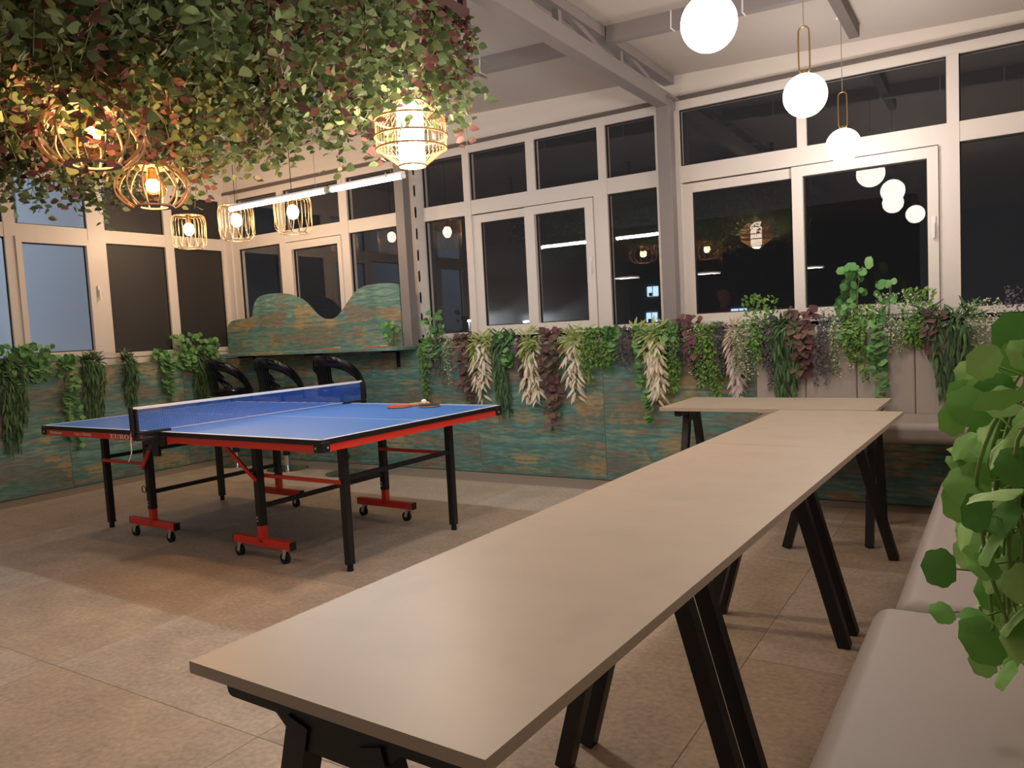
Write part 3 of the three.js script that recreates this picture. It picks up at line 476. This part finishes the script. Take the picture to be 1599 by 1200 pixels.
function grow(t, sp, r, hang, rise, width = 1, reach = 0.06) {
  const S = SPEC[sp], F = S.parts ? null : new Foliage(), stems = [];
  const put = (p, dir, out, f) => { const cols = S.topCols && f < 0.28 + 0.25 * r() ? S.topCols : S.cols, hex = cols[Math.floor(r() * cols.length)], m = leafMatrix(p, dir, out, S.size[0] + r() * (S.size[1] - S.size[0]), S.fat || 1); if (S.parts) leafPart(S.leaf, m, hex, t); else F.add(S.leaf, m, hex); };
  const N = Math.max(2, Math.round(S.strands * width));
  if (hang > 0.03) for (let k = 0; k < N; k++) {
    const x = (r() - 0.5) * S.spread * width, L = hang * (k ? 0.45 + 0.55 * r() : 1), o = reach * (0.6 + 0.7 * r()), sx = (r() - 0.5) * 0.07;
    const c = new THREE.CatmullRomCurve3([V(x * 0.5, 0.008, -0.07), V(x * 0.8, 0.035 + 0.03 * r(), -0.01), V(x, 0.015, o), V(x + sx * 0.4, -L * 0.35, o + 0.012), V(x + sx, -L * 0.7, o * 0.8 + 0.005), V(x * 0.8 + sx, -L, o * 0.75)]);
    stems.push(new THREE.TubeGeometry(c, 16, 0.0022, 4));
    const len = c.getLength(), n = Math.floor(len / S.step);
    for (let i = 1; i <= n; i++) {
      const f = i / n, p = c.getPointAt(f), T = c.getTangentAt(f), a = r() * Math.PI * 2, rad = V(Math.cos(a), (r() - 0.4) * 0.5, Math.max(-0.25, Math.sin(a) * 0.8 + 0.35)).normalize();
      const taper = 1 - 0.5 * f;
      p.addScaledVector(rad, S.jitter * r() * taper); p.z = Math.max(p.z, p.y < -0.01 ? 0.014 : -0.1); if (p.z < 0.01 && p.y < 0.012) p.y = 0.012;
      const dir = T.clone().multiplyScalar(S.follow).addScaledVector(rad, 1 - S.follow); if (p.z < 0.03 && dir.z < 0) dir.z *= -0.4;
      put(p, dir, V(rad.x * 0.3, 0.35 + r() * 0.3, 1), f);
    }
  }
  for (let k = 0; k < S.mound * width; k++) {   // the clump on the ledge
    const a = r() * Math.PI * 2, h = Math.pow(r(), 0.8) * Math.max(0.085, rise), p = V((r() - 0.5) * S.spread * 1.3 * width, 0.015 + h, -0.03 + (r() - 0.4) * 0.12 + 0.02);
    put(p, V(Math.cos(a), 0.5 + r() * 0.6, Math.sin(a) * 0.7 + 0.3), V(0.2 * Math.cos(a), 0.7, 0.8), 0);
    if (S.parts && k % 3 === 0) stems.push(tube([V(p.x * 0.5, 0.004, -0.03), V(p.x * 0.8, p.y * 0.6, p.z * 0.6), p], 0.0018, 6, 4));
  }
  if (F) F.build('foliage', t);
  if (stems.length) mesh('stems', stems, M.stem, t);
}
const LEDGE = 1.104;
// [species, run position, top, bottom, label, width]
const backPlants = [
  ['ivy', 2.93, 1.40, 0.98, 'green round-leaved trailing plant climbing beside the grey column at the bar'], ['fern', 2.83, 1.14, 0.66, 'thin fine green trailing plant hanging at the bar end of the ledge', 0.4], ['white', 3.07, 1.17, 0.76, 'white flowered trailing plant hanging next to the grey column by the bar', 0.6], ['lav', 2.96, 1.13, 0.79, 'purple trailing plant among white flowers near the column by the bar'],
  ['coleus', 3.25, 1.18, 0.61, 'burgundy leaved trailing plant beside the first cream one'], ['cream', 3.44, 1.11, 0.66, 'pale cream spiky hanging plant closest to the bar column'], ['willow', 3.68, 1.19, 0.54, 'dark green narrow-leaved hanging plant above the table corner'], ['ivy', 3.66, 1.19, 0.95, 'green round-leaved plant topping the dark narrow-leaved one on the ledge', 0.8], ['magenta', 3.84, 1.07, 0.74, 'magenta hanging plant between dark green and cream ones'],
  ['cream', 3.94, 1.16, 0.65, 'cream and lime spiky hanging plant next to the magenta one'], ['coleus', 4.13, 1.14, 0.42, 'long burgundy trailing plant between two cream ones'], ['cream', 4.33, 1.17, 0.68, 'cream and lime spiky hanging plant between burgundy and fern ones'], ['fern', 4.48, 1.10, 0.78, 'short fine green fern hanging beside the third cream plant', 0.6], ['fern', 4.62, 1.14, 0.87, 'short bushy green fern between the cream plants', 0.7], ['ivy', 4.7, 1.17, 0.98, 'low green round-leaved plant on the ledge left of the truss column', 0.8], ['lav', 4.79, 1.12, 0.88, 'small dark lavender plant left of the widest cream plant'],
  ['cream', 4.97, 1.2, 0.66, 'widest cream spiky hanging plant, in front of the truss column', 1.7], ['ivy', 4.94, 1.10, 0.50, 'green round-leaved strand hanging below the widest cream plant', 0.6], ['ivy', 5.14, 1.16, 0.95, 'green round-leaved plant at the foot of the truss column', 0.8], ['fern', 5.13, 1.1, 0.71, 'fine green fern hanging under the truss column'],
  ['coleus', 5.30, 1.24, 0.84, 'burgundy plant on the ledge just right of the truss column'], ['lav', 5.22, 1.1, 0.87, 'dark lavender plant just right of the truss column'], ['white', 5.34, 1.1, 0.74, 'white flowered plant hanging above the crosswise table end'], ['fern', 5.43, 1.1, 0.68, 'bright green fern hanging above the crosswise table end'], ['lav', 5.53, 1.14, 0.81, 'dark lavender plant left of the pale pinkish spiky one'], ['pink', 5.62, 1.15, 0.68, 'pale pinkish spiky hanging plant at the edge of the bench back'],
];
const benchPlants = [
  ['fern', 5.83, 1.36, 0.92, 'tall bushy green fern at the corner of the bench back', 1.2], ['white', 5.76, 1.22, 0.80, 'white flowered plant at the corner of the bench back'], ['lav', 5.88, 1.21, 0.74, 'blue lavender strand on the bench back beside the fern'], ['willow', 6.0, 1.14, 0.66, 'dark green narrow-leaved plant hanging over the bench back behind the crosswise table'], ['coleus', 6.12, 1.25, 0.84, 'burgundy plant hanging over the bench back', 1.2], ['lav', 6.25, 1.2, 0.77, 'lavender strand on the bench back right of the burgundy plant'],
  ['white', 6.35, 1.26, 0.82, 'white flowered plant in the middle of the bench back', 1.1], ['fern', 6.47, 1.25, 0.80, 'green fern in the middle of the bench back'], ['ivy', 6.42, 1.5, 1.05, 'green round-leaved plant with tall stems rising over the bench back', 0.7], ['ivy', 6.6, 1.4, 0.66, 'green round-leaved strand hanging low on the bench back', 0.6], ['white', 6.68, 1.33, 0.97, 'bushy white flowered plant left of the big dark hanging one', 1.2], ['fern', 6.8, 1.34, 1.0, 'bushy green fern on the bench back next to the big dark plant'], ['coleus', 6.88, 1.16, 0.98, 'small burgundy plant tucked into the big dark hanging plant', 0.6], ['willow', 6.97, 1.22, 0.68, 'largest dark green narrow-leaved plant reaching down to the bench seat', 1.5], ['white', 7.16, 1.26, 0.90, 'sparse white flowered plant at the right end of the bench back', 0.8], ['lav', 7.31, 1.32, 0.96, 'grey lavender plant in the bench corner', 1.1],
];
let seed = 100;
const NAME = { ivy: 'trailing_ivy', willow: 'trailing_willow_plant', cream: 'cream_spiky_plant', pink: 'pale_spiky_plant', white: 'white_flowered_plant', coleus: 'burgundy_leaf_plant', lav: 'lavender_plant', magenta: 'magenta_plant', fern: 'trailing_fern' };
for (const [sp, x, top, bot, label, w] of backPlants) grow(thing(NAME[sp], label, 'plant', [x, LEDGE, 0.006], 0, 'plants along the window ledge'), sp, rng(seed++), LEDGE - bot, top - LEDGE, w || 1);
for (const [sp, x, top, bot, label, w] of benchPlants) grow(thing(NAME[sp], label, 'plant', [x, 1.12, 0.097], 0, 'plants along the bench back'), sp, rng(seed++), 1.12 - bot, top - 1.12, w || 1);
for (const [sp, z, top, bot, label, w] of [
  ['ivy', 2.22, 1.3, 1.0, 'bushy green round-leaved plant on the left wall ledge away from the corner', 1.4], ['ivy', 1.98, 1.3, 1.02, 'bushy green round-leaved plant on the left wall ledge beside the long dark one', 1.2], ['willow', 2.24, 1.16, 0.45, 'long dark green plant hanging on the left wall away from the corner'], ['ivy', 1.74, 1.13, 0.38, 'long green round-leaved strand hanging on the left wall', 0.6], ['willow', 1.52, 1.18, 0.58, 'dark green plant hanging on the left wall near the table end'], ['willow', 1.15, 1.19, 0.68, 'narrow dark green plant hanging on the middle of the left wall', 0.7], ['ivy', 0.78, 1.16, 0.66, 'green round-leaved strand hanging on the left wall near the bar', 0.8], ['ivy', 0.48, 1.34, 1.0, 'tall bushy green round-leaved plant on the left ledge by the bar', 1.3], ['ivy', 0.2, 1.27, 1.0, 'bushy green round-leaved plant in the corner by the bar'], ['willow', 0.36, 1.1, 0.66, 'green narrow-leaved plant hanging near the corner by the bar', 0.7],
]) grow(thing(NAME[sp], label, 'plant', [0.006, LEDGE, z], Math.PI / 2, 'plants along the left wall ledge'), sp, rng(seed++), LEDGE - bot, top - LEDGE, w || 1);
grow(thing('trailing_ivy', 'small green round-leaved plant on the bar counter against the column', 'plant', [2.45, 1.1385, 0.06]), 'ivy', rng(71), 0.0, 0.2, 0.7);
{ // tall ivy shoots against the dark panes
  const t = thing('climbing_shoot', 'tall green leafy shoot rising in front of the dark window pane', 'plant', [6.36, 1.12, 0.07]), r = rng(9);
  const c = new THREE.CatmullRomCurve3([V(-0.12, 0, 0), V(-0.03, 0.12, -0.02), V(0.04, 0.24, 0), V(0.1, 0.36, 0.02), V(0.13, 0.41, 0.03)]); mesh('stem', new THREE.TubeGeometry(c, 16, 0.003, 5), M.stem, t);
  for (let i = 0; i < 11; i++) { const p = c.getPointAt(0.25 + 0.75 * i / 10), a = r() * 6.28, d = V(Math.cos(a), 0.35, Math.abs(Math.sin(a)) * 0.6); leafPart('fan', leafMatrix(p.clone().addScaledVector(d, 0.02), d, V(0, 0.4, 1), 0.06 + 0.03 * r(), 1), SPEC.ivy.cols[i % 4], t); }
}
{ // foreground plant over the bench back beside the viewpoint
  const t = thing('leafy_trailing_plant', 'large bright green scallop-leaved plant hanging over the near bench', 'plant', [7.46, 1.122, 4.3], -Math.PI / 2), r = rng(33), cols = [0x8cc060, 0x7ab455, 0x9ccb6e, 0x6aa350, 0xaad27e];
  const stems = [];
  for (let k = 0; k < 40; k++) {
    const x = (r() - 0.5) * 0.36, reach = 0.12 + 0.15 * r(), L = 0.04 + 0.45 * r();
    const c = new THREE.CatmullRomCurve3([V(x * 0.4, 0.0, -0.06), V(x * 0.7, 0.07 + 0.05 * r(), 0.04), V(x, 0.03, reach * 0.8), V(x + 0.02, -L * 0.45, reach), V(x - 0.02, -L, reach * (0.8 + 0.25 * r()))]);
    stems.push(new THREE.TubeGeometry(c, 24, 0.0026, 5));
    const n = 5 + Math.floor(L * 14);
    for (let i = 1; i <= n; i++) {
      const p = c.getPointAt(0.25 + 0.75 * i / n), a = r() * 6.28, d = V(Math.cos(a) * 0.9, -0.25 + 0.6 * r(), 0.2 + 0.6 * Math.sin(a)).normalize(), e = p.clone().addScaledVector(d, 0.02 + 0.02 * r());
      stems.push(rod(p, e, 0.0014, 4)); leafPart('fan', leafMatrix(e, d, V(0.7 + 0.5 * (r() - 0.5), 0.45, 0.6 + 0.5 * (r() - 0.5)), 0.038 + 0.022 * r(), 1), cols[Math.floor(r() * 5)], t);
    }
  }
  mesh('stems', stems, std(0x8aa45e, 0.7), t);
}
{ // hanging canopy of greenery on a steel frame
  const x0 = 1.9, x1 = 5.2, z0 = 2.58, z1 = 4.45, y = 2.66;
  const t = thing('hanging_greenery', 'wide ceiling frame packed with hanging green and burgundy leaves', 'hanging plants', [(x0 + x1) / 2, y, (z0 + z1) / 2]);
  const hx = (x1 - x0) / 2, hz = (z1 - z0) / 2;
  mesh('frame', [box(2 * hx, 0.06, 0.04, 0, 0, -hz), box(2 * hx, 0.06, 0.04, 0, 0, hz), box(0.04, 0.06, 2 * hz, -hx, 0, 0), box(0.04, 0.06, 2 * hz, hx, 0, 0)], M.frameBrown, t);
  for (const sx of [-1, 0, 1]) for (const sz of [-1, 1]) mesh('hanger', box(0.03, ceilY(3.55 + sx * hx) - y, 0.03, sx * (hx - 0.005), (ceilY(3.55 + sx * hx) - y) / 2, sz * (hz - 0.02)), M.frameBrown, t);
  mesh('backing_mat', box(2 * hx - 0.04, 0.012, 2 * hz - 0.04, 0, 0.0, 0), M.coco, t);
  const r = rng(77), cols = [0x6f8456, 0x60744a, 0x7c9260, 0x566844, 0x8aa06a, 0x98a470], reds = [0x7a5450, 0x8a5c56, 0x6a4a4c, 0x926a5c], pale = [0xb9b98a, 0xd0c8a4, 0x9fb58c], F = new Foliage(), stems = [], cand = [];
  for (let k = 0; k < 1780; k++) {
    let x = (r() * 2 - 1) * hx, z = (r() * 2 - 1) * hz; const edge = r();
    if (k >= 1700) { const [lx, lz] = k % 3 ? [4.1, 3.72] : [3.5, 3.06]; const f = 0.1 + 0.2 * r(), w = (r() - 0.5) * 0.5; x = lx + 0.86 * f - 0.5 * w - (x0 + x1) / 2; z = lz + 0.5 * f + 0.86 * w - (z0 + z1) / 2; } else if (edge < 0.16) z = -hz + 0.03 * r(); else if (edge < 0.24) x = hx - 0.03 * r();
    const L = (k >= 1700 ? 0.28 : 0.16) + 0.36 * r() + (r() < 0.12 ? 0.16 * r() : 0), fam = NZ.noise(x * 1.6 + 3, z * 1.6, 5) * 0.5 + (r() - 0.5) * 1.2, red = fam > 0.36;
    const c = new THREE.CatmullRomCurve3([V(x, -0.01, z), V(x + (r() - 0.5) * 0.1, -L * 0.35, z + (r() - 0.5) * 0.1), V(x + (r() - 0.5) * 0.12, -L * 0.7, z + (r() - 0.5) * 0.12), V(x + (r() - 0.5) * 0.16, -L, z + (r() - 0.5) * 0.16)]);
    if (k % 3 === 0) stems.push(new THREE.TubeGeometry(c, 8, 0.0018, 4));
    const n = Math.floor(L / 0.034) + 2;
    for (let i = 0; i < n; i++) {
      const f = (i + r()) / n, p = c.getPoint(Math.min(1, f)), a = r() * 6.28, d = V(Math.cos(a), -0.5 + 0.5 * r(), Math.sin(a)).normalize(); p.addScaledVector(d, 0.012);
      const pick = r(), hex = pick < 0.025 ? pale[Math.floor(r() * 3)] : (red ? reds[Math.floor(r() * 4)] : cols[Math.floor(r() * 6)]);
      cand.push([r() < 0.3 ? 'wide' : 'ovate', leafMatrix(p, d, V(r() - 0.5, -0.2 + 0.9 * r(), 0.4 + r()), 0.034 + 0.026 * r()), hex, p]);
    }
  }
  // the leaves that show largest are parts, the rest is one mass
  const cam = V(7.21 - t.position.x, 1.25 - y, 5.55 - t.position.z);
  cand.sort((a, b) => (a[3].distanceTo(cam) + a[3].y * 2.2) - (b[3].distanceTo(cam) + b[3].y * 2.2));
  cand.forEach(([k, m, hex], i) => i < 300 ? leafPart(k, m, hex, t) : F.add(k, m, hex));
  F.build('foliage', t); mesh('stems', stems, M.stem, t).userData.kind = 'stuff';
}
// ---------------------------------------------------------------- the person mirrored in the dark pane
{
  const t = thing('person', 'person in a red shirt and cap standing, mirrored in the dark window pane', 'person', [3.6, 0, 6.0], Math.PI / 2);   // faces +x
  const cap3 = (a, b, r0, r1) => { const A = V(...a), B = V(...b), d = B.clone().sub(A), q = d.lengthSq(); return (x, y, z) => { const h = Math.max(0, Math.min(1, ((x - A.x) * d.x + (y - A.y) * d.y + (z - A.z) * d.z) / q)); return Math.hypot(x - A.x - d.x * h, y - A.y - d.y * h, z - A.z - d.z * h) - (r0 + (r1 - r0) * h); }; };
  const smin = (a, b, k) => { const h = Math.max(0, k - Math.abs(a - b)) / k; return Math.min(a, b) - h * h * k * 0.25; };
  const both = (f) => [f(1), f(-1)].flat();
  const torso = [cap3([-0.07, 0.92, 0], [0.07, 0.92, 0], 0.115, 0.115), cap3([0, 0.95, 0], [0, 1.22, 0.01], 0.13, 0.14), cap3([-0.1, 1.28, 0], [0.1, 1.28, 0], 0.105, 0.105)];
  const legs = both(s => [cap3([s * 0.09, 0.88, 0], [s * 0.1, 0.48, 0.015], 0.092, 0.06), cap3([s * 0.1, 0.48, 0.015], [s * 0.105, 0.1, -0.01], 0.058, 0.04), cap3([s * 0.105, 0.05, -0.03], [s * 0.125, 0.035, 0.15], 0.042, 0.035)]);
  const arms = both(s => [cap3([s * 0.175, 1.32, 0], [s * 0.225, 1.05, -0.02], 0.054, 0.042), cap3([s * 0.225, 1.05, -0.02], [s * 0.22, 0.83, 0.07], 0.04, 0.03)]);
  const hands = both(s => [cap3([s * 0.22, 0.82, 0.075], [s * 0.215, 0.75, 0.1], 0.032, 0.034), ...[-0.024, -0.008, 0.008, 0.024].map((o, i) => cap3([s * 0.213, 0.74, 0.1 + o], [s * 0.2, 0.665 + 0.008 * Math.abs(i - 1.4), 0.115 + o], 0.009, 0.008)), cap3([s * 0.205, 0.79, 0.11], [s * 0.185, 0.73, 0.14], 0.011, 0.009)]);
  const head = [cap3([0, 1.36, 0], [0, 1.46, 0.015], 0.055, 0.05), cap3([0, 1.56, 0.0], [0, 1.58, 0.0], 0.088, 0.088), cap3([0, 1.49, 0.05], [0, 1.54, 0.055], 0.045, 0.055), cap3([0, 1.535, 0.105], [0, 1.515, 0.122], 0.01, 0.014), cap3([-0.088, 1.545, 0], [-0.09, 1.525, 0], 0.02, 0.014), cap3([0.088, 1.545, 0], [0.09, 1.525, 0], 0.02, 0.014)];
  const sdf = (list, k) => (x, y, z) => { let d = 9; for (const f of list) d = smin(d, f(x, y, z), k); return d; };
  const { MarchingCubes } = await import('three/addons/objects/MarchingCubes.js');
  function surface(f, cx, cy, cz, half, res) {
    const mc = new MarchingCubes(res, M.white, false, false, 60000); mc.isolation = 0;
    for (let k = 0; k < res; k++) for (let j = 0; j < res; j++) for (let i = 0; i < res; i++) mc.field[i + j * res + k * res * res] = -f(cx + half * (i - res / 2) / (res / 2), cy + half * (j - res / 2) / (res / 2), cz + half * (k - res / 2) / (res / 2));
    mc.update(); const g = new THREE.BufferGeometry(); g.setAttribute('position', new THREE.Float32BufferAttribute(mc.positionArray.slice(0, mc.count * 3), 3)); g.setAttribute('normal', new THREE.Float32BufferAttribute(mc.normalArray.slice(0, mc.count * 3), 3));
    return g.scale(half, half, half).translate(cx, cy, cz);
  }
  const skin = std(0xb58a6c, 0.6), body = sdf([...torso, ...legs, ...arms, ...hands, ...head], 0.03);
  mesh('body', surface(body, 0, 0.83, 0, 0.88, 110), skin, t);
  const shirtS = sdf([...torso, ...arms], 0.05); mesh('shirt', surface((x, y, z) => Math.max(shirtS(x, y, z) - 0.012, y - 1.4, 0.86 - y, 1.1 - y - 9 * Math.max(0, 0.19 - Math.abs(x))), 0, 1.1, 0, 0.4, 70), std(0xa8322a, 0.85), t);
  const legS = sdf([...legs, torso[0]], 0.04); mesh('trousers', surface((x, y, z) => Math.max(legS(x, y, z) - 0.014, y - 0.97, 0.09 - y), 0, 0.53, 0, 0.5, 70), std(0x2b2e38, 0.85), t);
  mesh('shoes', surface((x, y, z) => Math.max(legS(x, y, z) - 0.012, y - 0.1, 0.002 - y), 0, 0.1, 0.06, 0.28, 50), std(0x1c1a1a, 0.6), t);
  mesh('cap', [new THREE.SphereGeometry(0.103, 28, 14, 0, Math.PI * 2, 0, Math.PI * 0.46).translate(0, 1.585, 0), cyl(0.075, 0.075, 0.008, 0, 0, 0, 24).scale(1, 1, 1.1).translate(0, 1.598, 0.1)], std(0xb59a72, 0.8), t);
  mesh('eyes', [new THREE.SphereGeometry(0.009, 10, 8).translate(-0.032, 1.55, 0.092), new THREE.SphereGeometry(0.009, 10, 8).translate(0.032, 1.55, 0.092)], std(0x1a1512, 0.3), t);
  mesh('mouth', rbox(0.04, 0.008, 0.008, 0.003, 0, 1.487, 0.1), std(0x8a4f47, 0.6), t);
}
// ---------------------------------------------------------------- outside
{
  const g = structure('ground_outside', span(-120, 60, -0.6, -0.4, -140, -0.6), M.asphalt); g.name = 'trim_4';
  const b = thing('far_building', 'dark building across the yard with a few lit windows', 'building', [-30, -0.4, -92]);
  mesh('wall', box(60, 14, 4, 0, 7, 0), M.night, b);
  for (const [x, yy, w, h] of [[-0.6, 5.5, 1.5, 1.25], [-0.85, 2.12, 1.5, 1.25], [10.5, 2.0, 1.9, 1.2]]) { const wi = mesh('window', box(w, h, 0.06, x, yy, 2.03), M.lit, b); mesh('mullion', [box(0.09, h, 0.1, x, yy, 2.05), box(w * 0.3, h * 0.35, 0.1, x - w * 0.2, yy - h * 0.3, 2.05)], M.night, wi); }
  for (const [x, z, h] of [[-48.5, -87, 2.5], [-58, -87, 3.1]]) { const s = thing('street_lamp', 'distant street lamp glowing behind the dark window', 'street lamp', [x, -0.4, z], 0, 'distant street lamps'); mesh('pole', cyl(0.05, 0.07, h, 0, h / 2, 0, 8), M.grey, s); mesh('lamp_head', box(0.9, 0.25, 0.3, 0.3, h, 0), M.street, s); point(new THREE.Color(0.8, 0.9, 1), 20, s, 0.3, h - 0.3, 0.3, 4); }
  const n = structure('neighbour_wall', span(-2.6, -2.4, -0.4, 5, -3, 9), M.neighbour); n.name = 'wall_outside';
  const l = thing('outdoor_wall_lamp', 'outdoor wall lamp behind the frosted left windows', 'wall lamp', [-2.4, 2.9, 3.6]);
  mesh('bracket', box(0.12, 0.05, 0.05, 0.06, 0, 0), M.grey, l); mesh('lamp', new THREE.SphereGeometry(0.09, 20, 14).translate(0.2, -0.02, 0), M.street, l);
  point(new THREE.Color().setRGB(0.8, 0.89, 1), P.street * 2.4, l, 0.2, -0.02, 0, 4);
}
renderer.render(scene, camera);
